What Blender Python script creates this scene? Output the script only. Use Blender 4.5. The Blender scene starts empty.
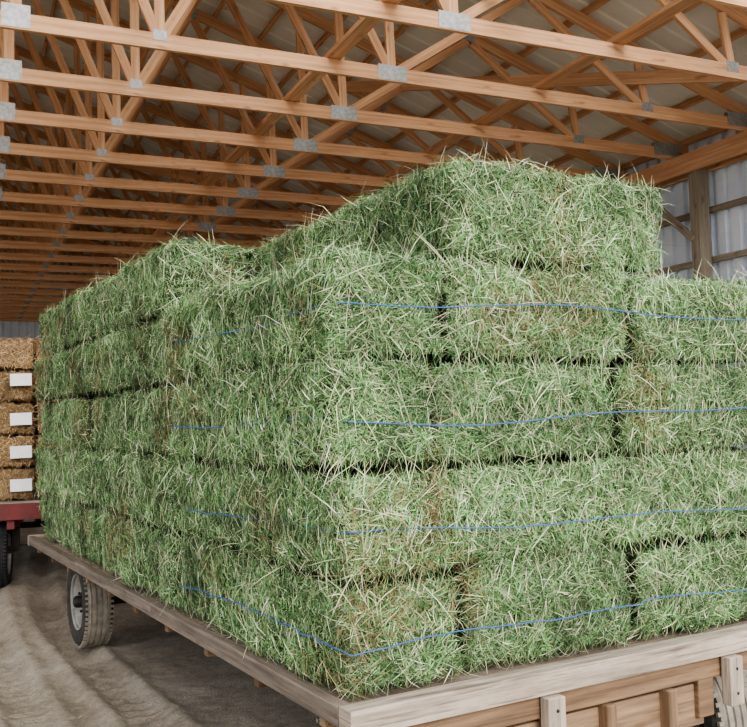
import bpy, math, random
import numpy as np
from mathutils import Vector, Matrix
random.seed(7); rng=np.random.default_rng(7)
C=bpy.context.scene.collection

# ---------------------------------------------------------------- helpers
def srgb(r,g,b):
    f=lambda c:(c/255/12.92) if c/255<=.04045 else ((c/255+.055)/1.055)**2.4
    return (f(r),f(g),f(b),1.0)

def new_mat(name):
    m=bpy.data.materials.new(name); m.use_nodes=True
    nt=m.node_tree; b=nt.nodes['Principled BSDF']
    return m,nt,b

def ramp(nt,fac,stops):
    r=nt.nodes.new('ShaderNodeValToRGB')
    els=r.color_ramp.elements
    while len(els)<len(stops): els.new(0.5)
    for e,(p,c) in zip(els,stops): e.position=p; e.color=c
    nt.links.new(fac,r.inputs['Fac']); return r.outputs['Color']

def mulcol(nt,a,b,fac=1.0,mode='MULTIPLY'):
    m=nt.nodes.new('ShaderNodeMix'); m.data_type='RGBA'; m.blend_type=mode
    m.inputs[0].default_value=fac
    nt.links.new(a,m.inputs[6]); nt.links.new(b,m.inputs[7]); return m.outputs[2]

def noise(nt,vec,scale,detail=4,rough=.6):
    n=nt.nodes.new('ShaderNodeTexNoise'); n.inputs['Scale'].default_value=scale
    n.inputs['Detail'].default_value=detail; n.inputs['Roughness'].default_value=rough
    if vec is not None: nt.links.new(vec,n.inputs['Vector'])
    return n.outputs['Fac']

def mapping(nt,vec,scale):
    m=nt.nodes.new('ShaderNodeMapping'); m.inputs['Scale'].default_value=scale
    nt.links.new(vec,m.inputs['Vector']); return m.outputs['Vector']

def bump(nt,bsdf,h,strength=.4,dist=.01):
    b=nt.nodes.new('ShaderNodeBump'); b.inputs['Strength'].default_value=strength
    b.inputs['Distance'].default_value=dist
    nt.links.new(h,b.inputs['Height']); nt.links.new(b.outputs['Normal'],bsdf.inputs['Normal'])

def wood_mat(name,dark,mid,light,rough=.75,bs=.4,tlo=(.68,.64,.6,1),weather=0):
    m,nt,b=new_mat(name)
    uv=nt.nodes.new('ShaderNodeTexCoord').outputs['UV']
    g=noise(nt,mapping(nt,uv,(1.2,28,1)),1.0,5,.65)
    col=ramp(nt,g,[(.25,dark),(.5,mid),(.75,light)])
    k=noise(nt,mapping(nt,uv,(3,9,1)),1.0,2,.5)
    kk=ramp(nt,k,[(.28,(.45,.4,.36,1)),(.36,(1,1,1,1))])
    col=mulcol(nt,col,kk,.7)
    if weather:
        s1=noise(nt,mapping(nt,uv,(2.5,90,1)),1.0,3,.6)
        col=mulcol(nt,col,ramp(nt,s1,[(.36,(.42,.39,.36,1)),(.47,(1,1,1,1))]),weather)
        s2=noise(nt,mapping(nt,uv,(4,14,1)),1.0,5,.7)
        col=mulcol(nt,col,ramp(nt,s2,[(.38,(.66,.64,.62,1)),(.6,(1,1,1,1))]),weather)
    at=nt.nodes.new('ShaderNodeAttribute'); at.attribute_name='tone'
    tr=ramp(nt,at.outputs['Fac'],[(0,tlo),(1,(1.0,1.0,1.0,1))])
    col=mulcol(nt,col,tr,1.0)
    nt.links.new(col,b.inputs['Base Color']); b.inputs['Roughness'].default_value=rough
    bump(nt,b,g,bs,.004)
    return m

def plain_mat(name,c1,c2,scale=6,rough=.6,metal=0,bs=.2):
    m,nt,b=new_mat(name)
    o=nt.nodes.new('ShaderNodeTexCoord').outputs['Object']
    n=noise(nt,o,scale,5,.6)
    nt.links.new(ramp(nt,n,[(.3,c1),(.7,c2)]),b.inputs['Base Color'])
    b.inputs['Roughness'].default_value=rough; b.inputs['Metallic'].default_value=metal
    if bs: bump(nt,b,n,bs,.01)
    return m

class Builder:
    def __init__(s): s.v=[];s.f=[];s.uv=[];s.mi=[];s.tone=[]
    def face(s,idx,uvs,mi,t):
        s.f.append(idx); s.uv.extend(uvs); s.mi.append(mi); s.tone.extend([t]*len(idx))
    def beam(s,p0,p1,w,h,mi=0,up=(0,0,1),tone=None):
        p0=Vector(p0);p1=Vector(p1);ax=(p1-p0);L=ax.length;ax.normalize()
        up=Vector(up)
        if abs(ax.dot(up))>.98: up=Vector((0,1,0)) if abs(ax.y)<.9 else Vector((1,0,0))
        sd=ax.cross(up).normalized(); u2=sd.cross(ax).normalized()
        n=len(s.v); t=random.random() if tone is None else tone
        for P in (p0,p1):
            for a,b in ((-1,-1),(1,-1),(1,1),(-1,1)):
                s.v.append(P+sd*(a*w/2)+u2*(b*h/2))
        uo=random.random()*50; vo=random.random()*50
        def side(i,j,wd,off):
            s.face([n+i,n+j,n+4+j,n+4+i],[(uo,vo+off),(uo,vo+off+wd),(uo+L,vo+off+wd),(uo+L,vo+off)],mi,t)
        side(0,1,w,0);side(1,2,h,w);side(2,3,w,w+h);side(3,0,h,2*w+h)
        s.face([n+3,n+2,n+1,n],[(uo,vo),(uo+h*.3,vo),(uo+h*.3,vo+w),(uo,vo+w)],mi,t)
        s.face([n+4,n+5,n+6,n+7],[(uo,vo),(uo+h*.3,vo),(uo+h*.3,vo+w),(uo,vo+w)],mi,t)
    def lathe(s,center,axis,prof,seg=48,mi=0,tone=.5,mis=None):
        c=Vector(center);ax=Vector(axis).normalized()
        r1=ax.orthogonal().normalized(); r2=ax.cross(r1)
        n=len(s.v)
        for k in range(seg):
            a=2*math.pi*k/seg; d=r1*math.cos(a)+r2*math.sin(a)
            for (x,r) in prof: s.v.append(c+ax*x+d*r)
        m=len(prof)
        for k in range(seg):
            k2=(k+1)%seg
            for j in range(m-1):
                s.face([n+k*m+j,n+k*m+j+1,n+k2*m+j+1,n+k2*m+j],[(0,0),(0,.1),(.1,.1),(.1,0)],mis[j] if mis else mi,tone)
    def obj(s,name,mats,parent=None,bevel=0,smooth=False,col=True):
        me=bpy.data.meshes.new(name)
        me.from_pydata([tuple(v) for v in s.v],[],s.f)
        uvl=me.uv_layers.new(name='UVMap')
        uvl.data.foreach_set('uv',np.array(s.uv,dtype=np.float32).ravel())
        at=me.attributes.new('tone','FLOAT','CORNER')
        at.data.foreach_set('value',np.array(s.tone,dtype=np.float32))
        for m in mats: me.materials.append(m)
        me.polygons.foreach_set('material_index',np.array(s.mi,dtype=np.int32))
        if smooth: me.polygons.foreach_set('use_smooth',[True]*len(s.f))
        me.update()
        o=bpy.data.objects.new(name,me)
        C.objects.link(o)
        if parent: o.parent=parent
        if bevel:
            b=o.modifiers.new('bevel','BEVEL'); b.width=bevel; b.segments=2; b.limit_method='ANGLE'
        return o

def empty(name,loc=(0,0,0),rz=0):
    e=bpy.data.objects.new(name,None); C.objects.link(e)
    e.location=loc; e.rotation_euler=(0,0,rz); e.empty_display_size=.2
    return e

def fast_mesh(name,verts,tris_quads_loops,starts,totals,cols=None,mat=None,parent=None):
    me=bpy.data.meshes.new(name)
    me.vertices.add(len(verts)); me.vertices.foreach_set('co',verts.astype(np.float32).ravel())
    me.loops.add(len(tris_quads_loops)); me.loops.foreach_set('vertex_index',tris_quads_loops.astype(np.int32))
    me.polygons.add(len(starts)); me.polygons.foreach_set('loop_start',starts.astype(np.int32))
    try: me.polygons.foreach_set('loop_total',totals.astype(np.int32))
    except Exception: pass
    if cols is not None:
        a=me.attributes.new('Col','FLOAT_COLOR','POINT'); a.data.foreach_set('color',cols.astype(np.float32).ravel())
    me.update(calc_edges=True)
    if mat: me.materials.append(mat)
    o=bpy.data.objects.new(name,me); C.objects.link(o)
    if parent: o.parent=parent
    return o

def vnoise(p,seed=0):
    i=np.floor(p).astype(np.int64); f=p-i; f=f*f*(3-2*f)
    def h(x,y,z):
        n=(x*374761393+y*668265263+z*2147483647+seed*974711)&0xffffffff
        n=((n^(n>>13))*1274126177)&0xffffffff
        n=(n^(n>>16))&0xffffffff
        return n/4294967295.0
    r=0
    for dx in (0,1):
        for dy in (0,1):
            for dz in (0,1):
                w=(f[:,0] if dx else 1-f[:,0])*(f[:,1] if dy else 1-f[:,1])*(f[:,2] if dz else 1-f[:,2])
                r=r+w*h(i[:,0]+dx,i[:,1]+dy,i[:,2]+dz)
    return r

# ---------------------------------------------------------------- materials
M_truss=wood_mat('truss_lumber',srgb(178,130,94),srgb(214,166,126),srgb(236,196,160),tlo=(.74,.69,.64,1))
M_weath=wood_mat('weathered_board',srgb(122,110,98),srgb(172,156,140),srgb(204,190,172),bs=.9,weather=.8)
M_rail=wood_mat('grey_rail',srgb(82,74,66),srgb(124,112,100),srgb(156,142,128),bs=.9,weather=.6)
M_beam=wood_mat('aged_beam',srgb(100,80,60),srgb(144,116,90),srgb(174,146,114),bs=.8,weather=.5)
M_post=wood_mat('treated_post',srgb(118,110,96),srgb(150,138,120),srgb(176,164,144))
M_plate=plain_mat('galvanised_plate',srgb(140,140,138),srgb(178,178,176),30,.5,.4)
M_roof=plain_mat('roof_liner',srgb(206,202,190),srgb(230,226,214),.6,.8,0,0)
M_metal=plain_mat('wall_metal',srgb(196,204,214),srgb(224,230,236),1.5,.45,.05,0)
M_rubber=plain_mat('dark_rubber',srgb(40,38,36),srgb(72,68,62),9,.85,0,.4)
M_tread=plain_mat('dusty_tread',srgb(112,104,94),srgb(160,150,136),14,.9,0,.4)
M_rim=plain_mat('rim_paint',srgb(110,108,104),srgb(170,166,158),12,.5,.2,.1)
M_black=plain_mat('dark_steel',srgb(38,36,35),srgb(66,60,54),8,.6,.5,.2)
M_red=plain_mat('red_paint',srgb(84,24,22),srgb(112,36,32),5,.55,0,.2)
M_tag=plain_mat('white_tag',srgb(225,225,222),srgb(240,240,238),5,.7,0,0)
M_rubber2=plain_mat('black_rubber',srgb(22,22,24),srgb(48,46,46),9,.8,0,.4)

def strand_mat(name):
    m,nt,b=new_mat(name)
    a=nt.nodes.new('ShaderNodeAttribute'); a.attribute_name='Col'
    nt.links.new(a.outputs['Color'],b.inputs['Base Color'])
    b.inputs['Roughness'].default_value=.55
    b.inputs['Specular IOR Level'].default_value=.3
    return m
M_str=strand_mat('hay_strands')
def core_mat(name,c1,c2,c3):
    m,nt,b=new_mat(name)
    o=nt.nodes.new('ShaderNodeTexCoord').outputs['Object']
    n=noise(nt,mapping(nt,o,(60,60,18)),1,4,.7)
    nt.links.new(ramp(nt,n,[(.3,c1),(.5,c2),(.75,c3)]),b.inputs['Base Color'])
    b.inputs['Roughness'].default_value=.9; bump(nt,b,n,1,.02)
    return m
M_core=core_mat('packed_hay_gap_shade',srgb(36,42,27),srgb(58,68,43),srgb(90,100,64))  # hay body with gap shade painted in: darkened so gaps between strands look deep
M_strawcore=core_mat('packed_straw',srgb(96,74,48),srgb(144,114,76),srgb(184,152,106))
M_twine,nt,b=new_mat('blue_twine'); b.inputs['Base Color'].default_value=srgb(60,98,150); b.inputs['Roughness'].default_value=.6

# ground
M_ground,nt,b=new_mat('dirt_floor')
o=nt.nodes.new('ShaderNodeTexCoord').outputs['Object']
n1=noise(nt,o,.9,6,.6); n2=noise(nt,o,14,8,.8); n3=noise(nt,o,90,4,.7)
c1=ramp(nt,n1,[(.3,srgb(156,144,128)),(.52,srgb(188,176,160)),(.7,srgb(208,198,182))])
c2=ramp(nt,n2,[(.36,(.60,.58,.55,1)),(.58,(1,1,1,1))])
c3=ramp(nt,n3,[(.36,(.45,.41,.36,1)),(.46,(1,1,1,1))])
col=mulcol(nt,mulcol(nt,c1,c2,.8),c3,.6)
nt.links.new(col,b.inputs['Base Color']); b.inputs['Roughness'].default_value=.95
ad=nt.nodes.new('ShaderNodeMath'); ad.operation='ADD'; nt.links.new(n2,ad.inputs[0]); nt.links.new(n3,ad.inputs[1])
bump(nt,b,ad.outputs[0],.8,.03)

RB=math.radians(24.0); RH=math.radians(30.2)
EYE=1.75; DECK=.80

# ---------------------------------------------------------------- ground
t=np.linspace(-1,1,440); s=np.sinh(4.6*t)/math.sinh(4.6)*60
X,Y=np.meshgrid(s-2.0,s+5.0,indexing='ij')
P=np.stack([X.ravel(),Y.ravel(),np.zeros(X.size)],1)
eL=np.array([-math.sin(RB),math.cos(RB)]);eW=np.array([math.cos(RB),math.sin(RB)])
Wc=P[:,0]*eW[0]+P[:,1]*eW[1]; Lc=P[:,0]*eL[0]+P[:,1]*eL[1]
fade=np.exp(-(np.hypot(P[:,0]+1.5,P[:,1]-5)/14)**4)
z=(vnoise(P*1.3+50)-.5)*.06+(vnoise(P*5+90)-.5)*.03+(vnoise(P*14+90)-.5)*.015
for w0,amp,bend in ((.35,.05,.12),(-.45,.05,.10),(-1.75,.05,.10),(.95,.04,.22),(-.9,.035,-.2)):
    ww=w0+bend*np.sin(Lc*.5)
    d=(Wc-ww)
    z+=(-amp*np.exp(-(d/.12)**4)+.03*np.exp(-((np.abs(d)-.18)/.05)**2))+.010*np.exp(-(d/.12)**4)*np.sign(np.sin(Lc*45+np.abs(d)*30))
P[:,2]=z*fade
N=440
i,j=np.meshgrid(np.arange(N-1),np.arange(N-1),indexing='ij'); a=(i*N+j).ravel()
q=np.stack([a,a+N,a+N+1,a+1],1)
fast_mesh('ground',P,q.ravel(),np.arange(len(q))*4,np.full(len(q),4),None,M_ground)

# ---------------------------------------------------------------- barn
HC=EYE+3.26
R0=.37; HALF=7.95; RISE=2.65
def top_z(u): return HC+.10+RISE*(1-abs(u)/HALF)
def B(W,L,z):
    return Vector((W*math.cos(RB)-L*math.sin(RB),W*math.sin(RB)+L*math.cos(RB),z))
tb=Builder()
tb.beam((R0-HALF,0,HC),(R0+3.34,0,HC),.042,.135,tone=.95)
tb.beam((R0+3.34,0,HC),(R0+HALF,0,HC),.042,.135,tone=.75)
NU=[0,1.15,2.25,3.34,4.9,6.4]
for sgn in (-1,1):
    tb.beam((R0+sgn*(HALF+.5),0,top_z(HALF+.5)),(R0,0,top_z(0)),.042,.135,tone=.4)
    for k,u in enumerate(NU):
        if k==0:
            if sgn==1: tb.beam((R0,0,HC),(R0,0,top_z(0)),.04,.09,up=(1,0,0))
        elif k in(1,3,5): tb.beam((R0+sgn*u,0,HC),(R0+sgn*u*.985,0,top_z(u)-.05),.04,.085,up=(1,0,0))
        if k<5:
            u2=NU[k+1]
            if k in (0,2,4): tb.beam((R0+sgn*(u+.05),.0,top_z(u)-.1),(R0+sgn*u2,0,HC),.038,.085)
            else: tb.beam((R0+sgn*(u),.0,HC),(R0+sgn*u2,0,top_z(u2)-.08),.038,.085)
    def plate(u,zc,w,h,rot=0):
        for yy in (-.024,.024):
            dx=math.cos(rot)*w/2; dz=math.sin(rot)*w/2
            x=R0+sgn*u
            tb.beam((x-dx,yy,zc-dz),(x+dx,yy,zc+dz),.004,h,mi=1)
    plate(3.34,HC+.012,.30,.145); plate(1.15,HC+.05,.12,.09); plate(6.4,HC+.04,.15,.1)
    plate(HALF-.2,HC+.05,.4,.16)
    sl=-sgn*math.atan(RISE/HALF)
    for u in (2.25,4.9): plate(u,top_z(u)-.02,.2,.12,sl)
for yy in (-.024,.024):
    tb.beam((R0-.11,yy,HC+.04),(R0+.11,yy,HC+.04),.004,.19,mi=1)
    tb.beam((R0-.2,yy,top_z(0)-.12),(R0+.2,yy,top_z(0)-.12),.004,.22,mi=1)
tr0=tb.obj('roof_truss',[M_truss,M_plate])
L0=6.53; S=1.22
ks=list(range(-1,20))
first=True
for k in ks:
    o_=tr0 if first else bpy.data.objects.new('roof_truss',tr0.data)
    if not first: C.objects.link(o_)
    first=False
    o_.location=B(0,L0+k*S,0); o_.rotation_euler=(0,0,RB)
Ls=L0+ks[0]*S-.6; Le=L0+ks[-1]*S+.2
def barn_obj(bd,name,mats,**kw):
    o_=bd.obj(name,mats,**kw)
    if not kw.get('parent'): o_.rotation_euler=(0,0,RB)
    return o_
pb=Builder()
for sgn in (-1,1):
    u=.15
    while u<HALF+.5:
        zc=top_z(u)+.068+.045
        l=Ls
        while l<Le:
            e=min(l+4.88,Le)
            pb.beam((R0+sgn*u,l,zc),(R0+sgn*u,e,zc),.04,.085,up=(sgn*RISE/HALF,0,1),tone=.5*random.random()); l=e
        u+=.61
barn_obj(pb,'roof_purlins',[M_truss])
bb=Builder()
def lbrace(W,zc,w,h):
    l=Ls+.3
    while l<Le:
        e=min(l+4.88,Le); bb.beam((W,l-.12,zc),(W,e+.12,zc+random.uniform(0,.01)),w,h); l=e
lbrace(3.12,HC+.09,.14,.042)
lbrace(5.4,HC+.09,.14,.042)
lbrace(-3.0,HC+.09,.14,.042)
lbrace(R0+1.6,HC+1.2,.042,.14)
for l in np.arange(Ls+1,Le-6,7.3):
    bb.beam((R0+4.0,l,HC+.1),(R0+1.4,l+4.8,top_z(1.6)-.35),.042,.14)
    bb.beam((R0+7.0,l+1,HC+.12),(R0+4.0,l+5.4,top_z(4.0)-.3),.042,.14)
barn_obj(bb,'truss_bracing',[M_truss])
rb=Builder()
def ribbed(bd,orig,udir,vdir,nrm,ulen,vlen,pitch=.23,depth=.02,thick=0,mi=0):
    orig,udir,vdir,nrm=map(Vector,(orig,udir,vdir,nrm))
    pts=[];x=0
    while x<ulen:
        for dx,h in ((0,0),(pitch*.55,0),(pitch*.62,depth),(pitch*.93,depth)):
            if x+dx<=ulen: pts.append((x+dx,h))
        x+=pitch
    pts.append((ulen,0))
    n=len(bd.v)
    for (x,h) in pts:
        bd.v.append(orig+udir*x+nrm*h); bd.v.append(orig+udir*x+nrm*h+vdir*vlen)
    for k in range(len(pts)-1):
        a=n+2*k
        bd.face([a,a+1,a+3,a+2],[(0,0),(0,1),(1,1),(1,0)],mi,.8)
for sgn in (-1,1):
    a=Vector((R0,Ls,top_z(0)+.16)); e=Vector((R0+sgn*(HALF+.7),Ls,top_z(HALF+.7)+.16))
    vd=(e-a); vl=vd.length; vd.normalize()
    ribbed(rb,a,(0,1,0),vd,(0,0,1),Le-Ls+.3,vl,.3,.02)
barn_obj(rb,'roof_panels',[M_roof])
WR=R0+HALF+.0; WL=R0-HALF-.0
wb=Builder(); ribbed(wb,(WR+.16,Ls,0),(0,1,0),(0,0,1),(1,0,0),Le-Ls+.3,HC+.20,.23,.05)
barn_obj(wb,'wall_right',[M_metal])
wb=Builder(); ribbed(wb,(WL,Le+.3,0),(1,0,0),(0,0,1),(0,1,0),WR-WL+.16,HC+3.3,.23,.03)
for idx,v in enumerate(wb.v):
    if v.z>1: v.z=top_z(v.x-R0)+.15
barn_obj(wb,'wall_back',[M_metal])
frame=empty('barn_frame',(0,0,0),RB)
gb=Builder()
for zc in np.arange(.5,HC-.35,.62):
    gb.beam((WR+.12,Ls,zc),(WR+.12,Le,zc),.04,.075,up=(0,0,1))
    gb.beam((WL,Le+.24,zc),(WR,Le+.24,zc),.04,.09)
barn_obj(gb,'wall_girts',[M_post],parent=frame)
eb=Builder()
for W in (WR-.02,WL+.02):
    l=Ls
    while l<Le:
        e=min(l+4.88,Le)
        for off in (-.12,.10):
            eb.beam((W+off,l,HC-.2),(W+off,e,HC-.2),.042,.24)
        l=e
barn_obj(eb,'eave_beams',[M_truss],parent=frame)
pbs=Builder()
for k in range(-4,12):
    L=8.62+2.44*k
    if L<Ls or L>Le: continue
    for W in (WR-.02,WL+.02):
        pbs.beam((W,L,0),(W,L,HC-.07),.17,.15,up=(0,1,0),tone=.6)
        pbs.beam((W-.11,L+.02,HC-1.15),(W-.11,L+.95,HC-.33),.04,.085)
barn_obj(pbs,'posts',[M_post],parent=frame)

# ---------------------------------------------------------------- bale stacks
RAD=.050
def in_any(p,boxes,skip,m=.0):
    r=np.zeros(len(p),bool)
    for k,bx in enumerate(boxes):
        if k==skip: continue
        r|=((p[:,0]>bx[0]+m)&(p[:,0]<bx[1]-m)&(p[:,1]>bx[2]+m)&(p[:,1]<bx[3]-m)&(p[:,2]>bx[4]+m)&(p[:,2]<bx[5]-m))
    return r
def rsurf(p,h,r):
    q=np.clip(p,-(h-r),h-r); d=p-q; l=np.linalg.norm(d,axis=1,keepdims=True); l[l==0]=1
    n=d/l; return q+n*r,n
def lump(p,seed):
    return (vnoise(p*4.5+31,seed)-.5)*.050+(vnoise(p*12+11,seed+1)-.5)*.034+(vnoise(p*30+11,seed+2)-.5)*.028

def bale_core(boxes,mat,name,parent,seed=3):
    V=[];F=[];n=0
    for bx in boxes:
        c=np.array([(bx[0]+bx[1])/2,(bx[2]+bx[3])/2,(bx[4]+bx[5])/2]); h=np.array([(bx[1]-bx[0])/2,(bx[3]-bx[2])/2,(bx[5]-bx[4])/2])
        for ax in range(3):
            u,v=[k for k in range(3) if k!=ax]
            nu=max(4,int(h[u]*2/.04)); nv=max(4,int(h[v]*2/.04))
            gu,gv=np.meshgrid(np.linspace(-1,1,nu+1),np.linspace(-1,1,nv+1),indexing='ij')
            for sg in (-1,1):
                p=np.zeros((gu.size,3)); p[:,ax]=sg*h[ax]; p[:,u]=gu.ravel()*h[u]; p[:,v]=gv.ravel()*h[v]
                s_,nn=rsurf(p,h,RAD); w=s_+c; w=w+nn*(lump(w,seed)-.024)[:,None]
                V.append(w)
                i,j=np.meshgrid(np.arange(nu),np.arange(nv),indexing='ij'); a=(i*(nv+1)+j).ravel()
                q=np.stack([a,a+nv+1,a+nv+2,a+1],1)+n
                flip=(sg<0)^(ax==1)
                if flip: q=q[:,::-1]
                F.append(q); n+=gu.size
    V=np.concatenate(V);F=np.concatenate(F)
    return fast_mesh(name,V,F.ravel(),np.arange(len(F))*4,np.full(len(F),4),None,mat,parent)

def strands(boxes,dens,pal,pw,name,parent,mat,seed=3,lenr=(.025,.105),wr=(.0012,.0030),tw_z=None,browns=(),zmin=None,warmcol=(138,122,86),
            longf=.012):
    allp=[];alln=[];tone=[];edg=[]
    for k,bx in enumerate(boxes):
        c=np.array([(bx[0]+bx[1])/2,(bx[2]+bx[3])/2,(bx[4]+bx[5])/2]); h=np.array([(bx[1]-bx[0])/2,(bx[3]-bx[2])/2,(bx[5]-bx[4])/2])
        bt=rng.uniform(-1,1)
        for ax in range(3):
            u,v=[q for q in range(3) if q!=ax]
            for sg in (-1,1):
                d=dens(ax,sg,c)
                if d<=0: continue
                n=int(d*h[u]*h[v]*4)
                p=np.zeros((n,3)); p[:,ax]=sg*h[ax]; p[:,u]=rng.uniform(-1,1,n)*h[u]; p[:,v]=rng.uniform(-1,1,n)*h[v]
                ed=np.minimum(h[u]-np.abs(p[:,u]),h[v]-np.abs(p[:,v]))
                s_,nn=rsurf(p,h,RAD); w=s_+c
                tst=w+nn*.05
                keep=~in_any(tst,boxes,k)
                w=w[keep];nn=nn[keep];ed=ed[keep]
                w=w+nn*(lump(w,seed)+rng.uniform(-.022,.008,len(w)))[:,None]
                allp.append(w);alln.append(nn);tone.append(np.full(len(w),bt));edg.append(ed)
    p=np.concatenate(allp);n=np.concatenate(alln);tn=np.concatenate(tone);ed=np.concatenate(edg);N=len(p)
    upv=np.tile(np.array([0,0,1.0]),(N,1)); hz=np.abs(n[:,2])>.8; upv[hz]=[0,1,0]
    t1=np.cross(upv,n); t1/=np.linalg.norm(t1,axis=1,keepdims=True); t2=np.cross(n,t1)
    th=(vnoise(p*4+5,seed+4)-.5)*5.0+(vnoise(p*14+5,seed+5)-.5)*5+rng.normal(0,.6,N)+np.where(rng.random(N)<.5,math.pi,0)
    rnd=rng.random(N)<.4; th[rnd]=rng.uniform(0,2*math.pi,rnd.sum())
    ph=np.abs(rng.normal(.0,.14,N)); fly=rng.random(N)<.035; ph[fly]=rng.uniform(.3,1.0,fly.sum())
    ln=rng.uniform(lenr[0],lenr[1],N)*(.5+.8*rng.random(N))
    seamv=vnoise(p*3.1+200,seed+15)
    crop=rng.random(N)<(.48+.42*seamv)
    ln=np.where(crop,ln*np.clip(ed/.07,.30,1),ln)
    longs=rng.random(N)<longf; ln[longs]=rng.uniform(.11,.22,longs.sum())
    drape=(ed<.05)&(rng.random(N)<.14)&(np.abs(n[:,2])<.9); th[drape]=-math.pi/2+rng.normal(0,.5,drape.sum()); ph[drape]*=.6
    ln[fly]*=.72
    leaf=(rng.random(N)<.38)&~longs
    ln[leaf]*=.42
    wd=rng.uniform(wr[0],wr[1],N); wd[leaf]*=2.0
    if tw_z is not None:
        for (zz) in tw_z:
            near=np.abs(p[:,2]-zz)<.04; ph[near]*=.2; p[near]-=n[near]*.012; ln[near]=np.minimum(ln[near],.09)
    d=(t1*np.cos(th)[:,None]+t2*np.sin(th)[:,None])*np.cos(ph)[:,None]+n*np.sin(ph)[:,None]
    cv=np.cross(d,n); cv/=np.maximum(np.linalg.norm(cv,axis=1,keepdims=True),1e-6)
    bend=rng.normal(0,.16,N)
    kink=rng.random(N)<.14; bend[kink]*=4
    mid=p+d*(ln*.5)[:,None]+cv*(bend*ln*.5)[:,None]*.5
    d2=d+cv*(bend*1.2)[:,None]-n*(ph*.55)[:,None]; d2[:,2]-=ln*.8
    d2/=np.linalg.norm(d2,axis=1,keepdims=True)
    tip=mid+d2*(ln*.5)[:,None]
    if zmin is not None:
        for q in (mid,tip):
            inside=(q[:,0]>.0)&(q[:,1]>.0)
            q[:,2]=np.where(inside,np.maximum(q[:,2],zmin),q[:,2])
    tw=rng.uniform(-1.0,1.0,N)
    wv=(cv*np.cos(tw)[:,None]+n*np.sin(tw)[:,None])*(wd*.5)[:,None]
    V=np.empty((N,5,3)); V[:,0]=p-wv;V[:,1]=p+wv;V[:,2]=mid+wv;V[:,3]=mid-wv;V[:,4]=tip
    base=np.arange(N)*5
    L=np.stack([base,base+1,base+2,base+3, base+3,base+2,base+4],1)
    st=np.stack([np.arange(N)*7,np.arange(N)*7+4],1).ravel(); tot=np.tile([4,3],N)
    pal=np.array([srgb(*c)[:3] for c in pal]); ci=rng.choice(len(pal),N,p=np.array(pw)/sum(pw))
    col=pal[ci].copy()
    col[leaf]=pal[0]*rng.uniform(.45,1.3,leaf.sum())[:,None]
    col[longs]=pal[2]*rng.uniform(.6,1.0,longs.sum())[:,None]
    f=(1+.16*tn+ (vnoise(p*3+7,seed+8)-.5)*.6+(vnoise(p*9+7,seed+12)-.5)*.75)*rng.uniform(.45,1.5,N)
    col*=np.maximum(f,.15)[:,None]
    warm=np.clip((vnoise(p*2.8+77,seed+9)-.62)*3,0,.5)
    for (bp,br) in browns:
        warm=np.maximum(warm,np.clip(1.3-np.linalg.norm((p-np.array(bp))/np.array(br),axis=1),0,1))
    br=np.array(srgb(*warmcol)[:3])
    mk=(rng.random(N)<warm*.7)
    col[mk]=br*rng.uniform(.5,1.3,mk.sum())[:,None]
    cols=np.ones((N,5,4)); cols[:,:,:3]=np.clip(col,0,.9)[:,None,:]
    o_=fast_mesh(name,V.reshape(-1,3),L.ravel(),st,tot,cols.reshape(-1,4),mat,parent)
    print('strands',name,N)
    return o_

LH=.38; D=DECK+.015
A0,B0=.045,.10
def jit(s=.015): return random.uniform(-s,s)
boxes=[]
g=.005
def bale(a0,a1,b0,b1,lay,pa=0,pb_=0):
    boxes.append((a0+g+pa+jit(.028),a1-g+jit(.006),b0+g+pb_+jit(.028),b1-g+jit(.006),D+lay*LH+.003,D+(lay+1)*LH+.002+jit(.010)))
AE=2.46; BE=5.66
frontseams=[[.50,1.36,2.2],[.36,1.25,2.17],[.39,1.30,2.21],[.46,1.40,2.26]]
offs=[0,.0,.1,-.06]
for lay in range(4):
    fs=frontseams[lay]
    bl=.925
    for k in range(6):
        near=(k<2)
        pa=(-.035 if near and lay>=2 else 0.0)
        e0=B0+k*bl+(offs[lay] if k>0 and k!=2 else 0); e1=B0+(k+1)*bl+(offs[lay] if k<5 and k!=1 else 0)
        bale(A0,A0+fs[0]-.02 if k==0 else A0+.45,e0,e1,lay,pa=pa)
    for s0,s1 in ((fs[0],fs[1]),(fs[1],fs[2])):
        bale(A0+s0-.02,A0+s1-.02,B0,B0+.45,lay)
    for k in range(6):
        bale(A0+fs[2]-.02 if k==0 else AE-.42,AE+.05,B0+k*bl,B0+(k+1)*bl,lay)
    for s0,s1 in ((fs[0],fs[1]),(fs[1],fs[2])):
        bale(A0+s0-.02,A0+s1-.02,BE-.45,BE,lay)
inner=[(A0+.42,AE-.38,B0+.42,BE-.42,D+.01,D+4*LH-.01)]
for k in range(4):
    bale(A0+.0,A0+.46,B0+1.9+k*.925,B0+1.9+(k+1)*.925,4)
for k in range(2):
    bale(A0+.46+k*.93,A0+.46+(k+1)*.93,B0+1.9,B0+2.35,4)
for k in range(4):
    bale(AE-.42,AE+.03,B0+2.0+k*.925,B0+2.0+(k+1)*.925,4)
bale(A0+.46,AE-.42,BE-.45,BE,4)
inner.append((A0+.42,AE-.38,B0+2.3,BE-.42,D+4*LH-.02,D+5*LH-.012))
for k in range(2):
    b0=B0+.02+k*.94
    bale(.54,1.10,b0,b0+.93,4); bale(1.09,1.66,b0+.03,b0+.93,4)

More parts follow.
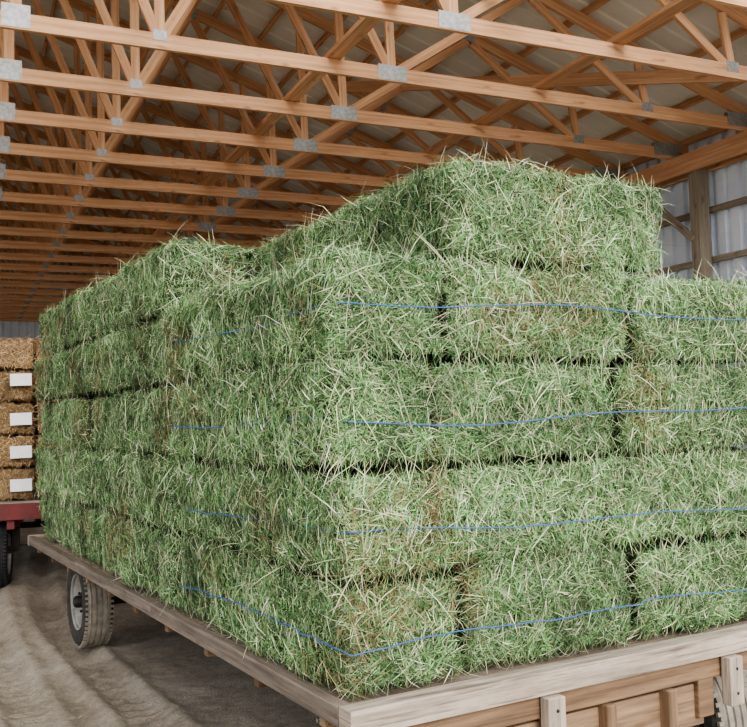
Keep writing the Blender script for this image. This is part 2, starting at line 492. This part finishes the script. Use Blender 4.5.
stack=empty('hay_bale_stack',(-.09,3.0,0),RH)
bale_core(boxes+inner,M_core,'bale_bodies',stack)
tz=[D+.15,D+.53,D+.93,D+1.33]
def dens(ax,sg,c):
    if ax==1 and sg<0: return 46000 if c[1]<1.2 else 16000
    if ax==0 and sg<0: return 35000 if c[1]<2 else 17000
    if ax==2 and sg>0: return 7000
    if ax==0 and sg>0: return 5000
    if ax==1 and sg>0: return 2500
    return 0
hay_pal=[(108,144,90),(150,174,126),(212,214,176),(58,82,46),(156,158,114),(124,154,118)]
strands(boxes,dens,hay_pal,[.28,.22,.15,.18,.09,.09],'loose_strands',stack,M_str,tw_z=tz,
        browns=[((.40,.1,D+.62),(.09,.3,.20)),((.54,.1,D+.30),(.08,.3,.16))],zmin=DECK+.003)
def twine(name,pts,mat,parent,r=.0026):
    cu=bpy.data.curves.new(name,'CURVE'); cu.dimensions='3D'; cu.bevel_depth=r; cu.bevel_resolution=1
    sp=cu.splines.new('POLY'); sp.points.add(len(pts)-1)
    for q,pp in zip(sp.points,pts): q.co=(*pp,1)
    cu.materials.append(mat)
    o_=bpy.data.objects.new(name,cu); C.objects.link(o_); o_.parent=parent; return o_
for k,zz in enumerate(tz):
    pts=[]
    for s_ in np.arange(1.7,.03,-.03):
        pts.append([A0-(.038 if k>=2 else .004),B0+s_,zz+.02*math.sin(s_*2.2+k)])
    n_l=len(pts)
    for s_ in np.arange(0.0,2.4,.03):
        pts.append([A0+s_,B0-.014,zz+.02*math.sin(s_*1.7+k*2)+.01*math.sin(s_*5+k)])
    P_=np.array(pts); lm=lump(P_,3)
    for idx in range(len(P_)):
        off=np.clip(lm[idx],-.015,.03)+.008
        if idx>=n_l: P_[idx,1]-=off
        else: P_[idx,0]-=off-.008
    twine('twine_%d'%(k+1),P_,M_twine,stack)

# ---------------------------------------------------------------- hay wagon
wg=empty('hay_wagon',(-.09,3.0,0),RH)
WD=2.52; WLn=5.78
d=Builder()
y=.09
while y<WLn-.05:
    w=min(.18,WLn-.05-y)
    d.beam((.045,y+w/2,DECK-.02),(WD-.045,y+w/2,DECK-.02),w-.006,.036); y+=.18
d.obj('deck_planks',[M_weath],wg,bevel=.003)
d=Builder()
d.beam((-.01,.045,DECK-.028),(WD+.01,.045,DECK-.028),.088,.085,tone=1.0)
l=.095
for e in (2.2,4.0,WLn):
    d.beam((.018,l,DECK-.026),(.018,e-.004,DECK-.026),.055,.07,tone=.7,mi=1)
    d.beam((WD,l,DECK-.022),(WD,e-.004,DECK-.022),.09,.06,tone=.6); l=e
d.beam((-.01,WLn+.02,DECK-.03),(WD+.01,WLn+.02,DECK-.03),.05,.09)
for a in (.82,1.79):
    d.beam((a,-.005,DECK-.27),(a,-.005,DECK-.073),.08,.05,up=(0,1,0),tone=1)
d.obj('edge_boards',[M_weath,M_rail],wg,bevel=.005)
d=Builder()
for a in (.82,1.79):
    for zz in (DECK-.12,DECK-.22):
        d.lathe((a,-.03,zz),(0,-1,0),[(.0,.007),(.003,.006),(.005,0)],8,0)
d.obj('bolts',[M_black],wg)
d=Builder()
d.beam((.10,.05,DECK-.115),(WD-.05,.05,DECK-.115),.045,.085,tone=.15)
for yy in np.arange(.35,WLn,.6):
    d.beam((.06,yy,DECK-.09),(WD-.03,yy,DECK-.09),.05,.10)
for a in (.85,WD-.85):
    d.beam((a,.03,DECK-.225),(a,WLn-.03,DECK-.225),.09,.17)
d.beam((.5,.10,DECK-.26),(1.68,.10,DECK-.26),.09,.17,tone=.9)
for yy in (.62,4.85):
    d.beam((.55,yy,DECK-.37),(WD-.55,yy,DECK-.37),.12,.12)
for a in (1.12,1.45):
    d.beam((a,.04,DECK-.42),(a,.04,DECK-.16),.05,.07,up=(0,1,0),tone=.3)
d.obj('sill_beams',[M_beam],wg,bevel=.006)
d=Builder()
for yy in (.55,4.85):
    d.beam((.35,yy,.36),(WD-.35,yy,.36),.07,.07)
    for a in (.7,WD-.7): d.beam((a,yy,.34),(a,yy,.46),.08,.06,up=(0,1,0))
d.beam((WD/2,-.2,.34),(WD/2,4.9,.34),.08,.08)
d.beam((WD/2,-.2,.34),(WD/2,-1.0,.28),.06,.06)
d.obj('running_gear',[M_black],wg,bevel=.004)
def wheel(center,axis,name,parent,R=.36,mr=None,mp=None,mt=None):
    d=Builder(); w=.115
    prof=[(-.03,.20),(-w*.8,.215),(-w,.27),(-w*.95,R-.045),(-w*.75,R-.012)]
    gr=[-.06,-.02,.02,.06]
    mis=[0,0,0,0,3]
    for g_ in gr:
        prof+=[(g_-.008,R),(g_-.005,R-.01),(g_+.005,R-.01),(g_+.008,R)]; mis+=[3,3,3,3]
    prof+=[(w*.75,R-.012),(w*.95,R-.045),(w,.27),(w*.8,.215),(.03,.20)]
    mis+=[0,0,0,0,0]
    d.lathe(center,axis,prof,64,0,mis=mis)
    rim=[(-.03,.20),(-.095,.205),(-.10,.218),(-.085,.218),(-.07,.19),(-.03,.165),(-.045,.10),(-.06,.085),(-.06,.0)]
    d.lathe(center,axis,rim,48,1)
    rim2=[(.03,.20),(.095,.205),(.10,.218),(.085,.218),(.04,.17),(.0,.16),(.0,.0)]
    d.lathe(center,axis,rim2,48,1)
    d.lathe(center,axis,[(-.12,0),(-.12,.035),(-.105,.045),(-.05,.05)],24,2)
    c=Vector(center);ax=Vector(axis).normalized();r1=ax.orthogonal().normalized();r2=ax.cross(r1)
    for k in range(5):
        a=2*math.pi*k/5; q=c+(r1*math.cos(a)+r2*math.sin(a))*.075
        d.lathe(q-ax*.075,ax,[(-.0,0),(-.0,.011),(.02,.012)],6,2)
    for k in range(56):
        a=2*math.pi*k/56; dr=(r1*math.cos(a)+r2*math.sin(a))
        for xx in (-.092,.092):
            q=c+dr*(R-.012)+ax*xx
            d.beam(q-ax*.014,q+ax*.014,.018,.016,up=dr,mi=3)
    return d.obj(name,[mr or M_rubber,mp or M_rim,M_black,mt or M_tread],parent,smooth=False)
wheel((.31,4.95,.355),(1,0,0),'wheel_rear_left',wg)
wheel((WD-.33,4.85,.355),(-1,0,0),'wheel_rear_right',wg)
wheel((.40,.55,.355),(1,.0,0),'wheel_front_left',wg)
wheel((WD-.52,.47,.355),(-1,.1,0),'wheel_front_right',wg)

# ---------------------------------------------------------------- straw wagon behind
RS=math.radians(15)
SW=(-5.5,9.6,0)
w2=empty('straw_wagon',SW,RS)
sb=[]
SD=.95
for lay in range(5):
    z0=SD+lay*.356
    for a0,a1 in ((0,.46),(.46,.92),(.92,1.38),(1.38,1.84),(1.84,2.3)):
        sb.append((a0+.006+jit(.01),a1-.006,jit(.02),.9,z0+.004,z0+.354))
    sb.append((.0,2.3,.88,3.6,z0+.004,z0+.356))
bale_core(sb,M_strawcore,'straw_bales',w2,seed=20)
def dens2(ax,sg,c):
    if ax==1 and sg<0: return 8000
    if ax==0: return 2500
    if ax==2 and sg>0: return 1200
    return 0
strands(sb,dens2,[(172,144,108),(208,182,146),(132,106,78),(186,158,120)],[.3,.25,.25,.2],'loose_straw',w2,M_str,seed=20,wr=(.002,.005),warmcol=(156,126,92))
tg=Builder()
for lay in range(4):
    z0=SD+lay*.356+.17+(.07 if lay==3 else 0)
    tg.beam((1.60,-.075,z0),(1.82,-.075,z0+.005),.02,.13,tone=1)
tg.obj('paper_tags',[M_tag],w2)
d=Builder()
d.beam((-.1,-.08,SD-.11),(2.4,-.08,SD-.11),.06,.17)
for a in (-.07,2.37): d.beam((a,-.05,SD-.11),(a,3.7,SD-.11),.06,.17)
d.beam((-.1,3.7,SD-.11),(2.4,3.7,SD-.11),.06,.17)
for a in (.7,1.6): d.beam((a,-.05,SD-.24),(a,3.7,SD-.24),.08,.12)
d.obj('steel_frame',[M_red],w2,bevel=.004)
d=Builder()
yy=-.04
while yy<3.65:
    d.beam((-.04,yy+.09,SD-.02),(2.34,yy+.09,SD-.02),.175,.035); yy+=.18
d.obj('deck_planks',[M_weath],w2)
d=Builder()
for yy in (.45,3.1):
    d.beam((.2,yy,.38),(2.1,yy,.38),.08,.08)
    for a in (.7,1.6): d.beam((a,yy,.36),(a,yy,SD-.28),.08,.08,up=(0,1,0))
d.beam((1.15,.3,.4),(1.15,3.2,.4),.07,.07)
d.obj('axles',[M_black],w2)
for a,yy,sg,nm in ((.2,.45,1,'wheel_1'),(1.45,.25,1,'wheel_2'),(.2,3.1,1,'wheel_3'),(2.1,3.1,-1,'wheel_4')):
    wheel((a,yy,.355),(sg,0,0),nm,w2,mr=M_rubber2,mp=M_rim,mt=M_rubber2)

def litter():
    n=1500
    a=rng.normal(-.2,.35,n); b=rng.uniform(-.4,6.2,n)
    x=-.09+a*math.cos(RH)-b*math.sin(RH); y=3+a*math.sin(RH)+b*math.cos(RH)
    th=rng.uniform(0,math.pi*2,n); ln=rng.uniform(.02,.09,n); w=.0016
    zz=.035+rng.uniform(0,.01,n)
    d=np.stack([np.cos(th),np.sin(th),np.zeros(n)],1); s_=np.stack([-np.sin(th),np.cos(th),np.zeros(n)],1)*w
    p=np.stack([x,y,zz],1); e=p+d*ln[:,None]
    V=np.stack([p-s_,p+s_,e+s_,e-s_],1).reshape(-1,3)
    L=np.arange(n*4); pal=np.array([srgb(190,178,140)[:3],srgb(160,160,120)[:3],srgb(210,200,160)[:3]])
    c=np.ones((n,4,4)); c[:,:,:3]=pal[rng.integers(0,3,n)][:,None,:]
    fast_mesh('hay_litter',V,L,np.arange(n)*4,np.full(n,4),c.reshape(-1,4),M_str)
litter()

# ---------------------------------------------------------------- light
w=bpy.data.worlds.new('World'); bpy.context.scene.world=w; w.use_nodes=True
bg=w.node_tree.nodes['Background']; bg.inputs[0].default_value=(.90,.94,1.0,1); bg.inputs[1].default_value=1.95
sl=bpy.data.lights.new('sun','SUN'); sl.energy=4.0; sl.angle=math.radians(42); sl.color=(1,.98,.94)
so=bpy.data.objects.new('sun',sl); C.objects.link(so)
dirv=Vector((.42,-.87,.48)).normalized()
so.rotation_euler=dirv.to_track_quat('Z','Y').to_euler(); so.location=(0,-10,8)
try: bpy.context.scene.view_settings.look='AgX - Medium High Contrast'
except Exception as ex: print(ex)

# ---------------------------------------------------------------- camera
cam=bpy.data.cameras.new('camera'); co=bpy.data.objects.new('camera',cam); C.objects.link(co)
cam.sensor_width=36; cam.lens=920/747*36; cam.clip_end=300
pitch=math.radians(3.4); roll=math.radians(1.4)
f=Vector((0,math.cos(pitch),math.sin(pitch))); r0=Vector((1,0,0)); u0=r0.cross(f)
r=r0*math.cos(roll)-u0*math.sin(roll); u=r.cross(f)
m=Matrix((( r.x,u.x,-f.x,0),(r.y,u.y,-f.y,0),(r.z,u.z,-f.z,EYE),(0,0,0,1)))
co.matrix_world=m
bpy.context.scene.camera=co
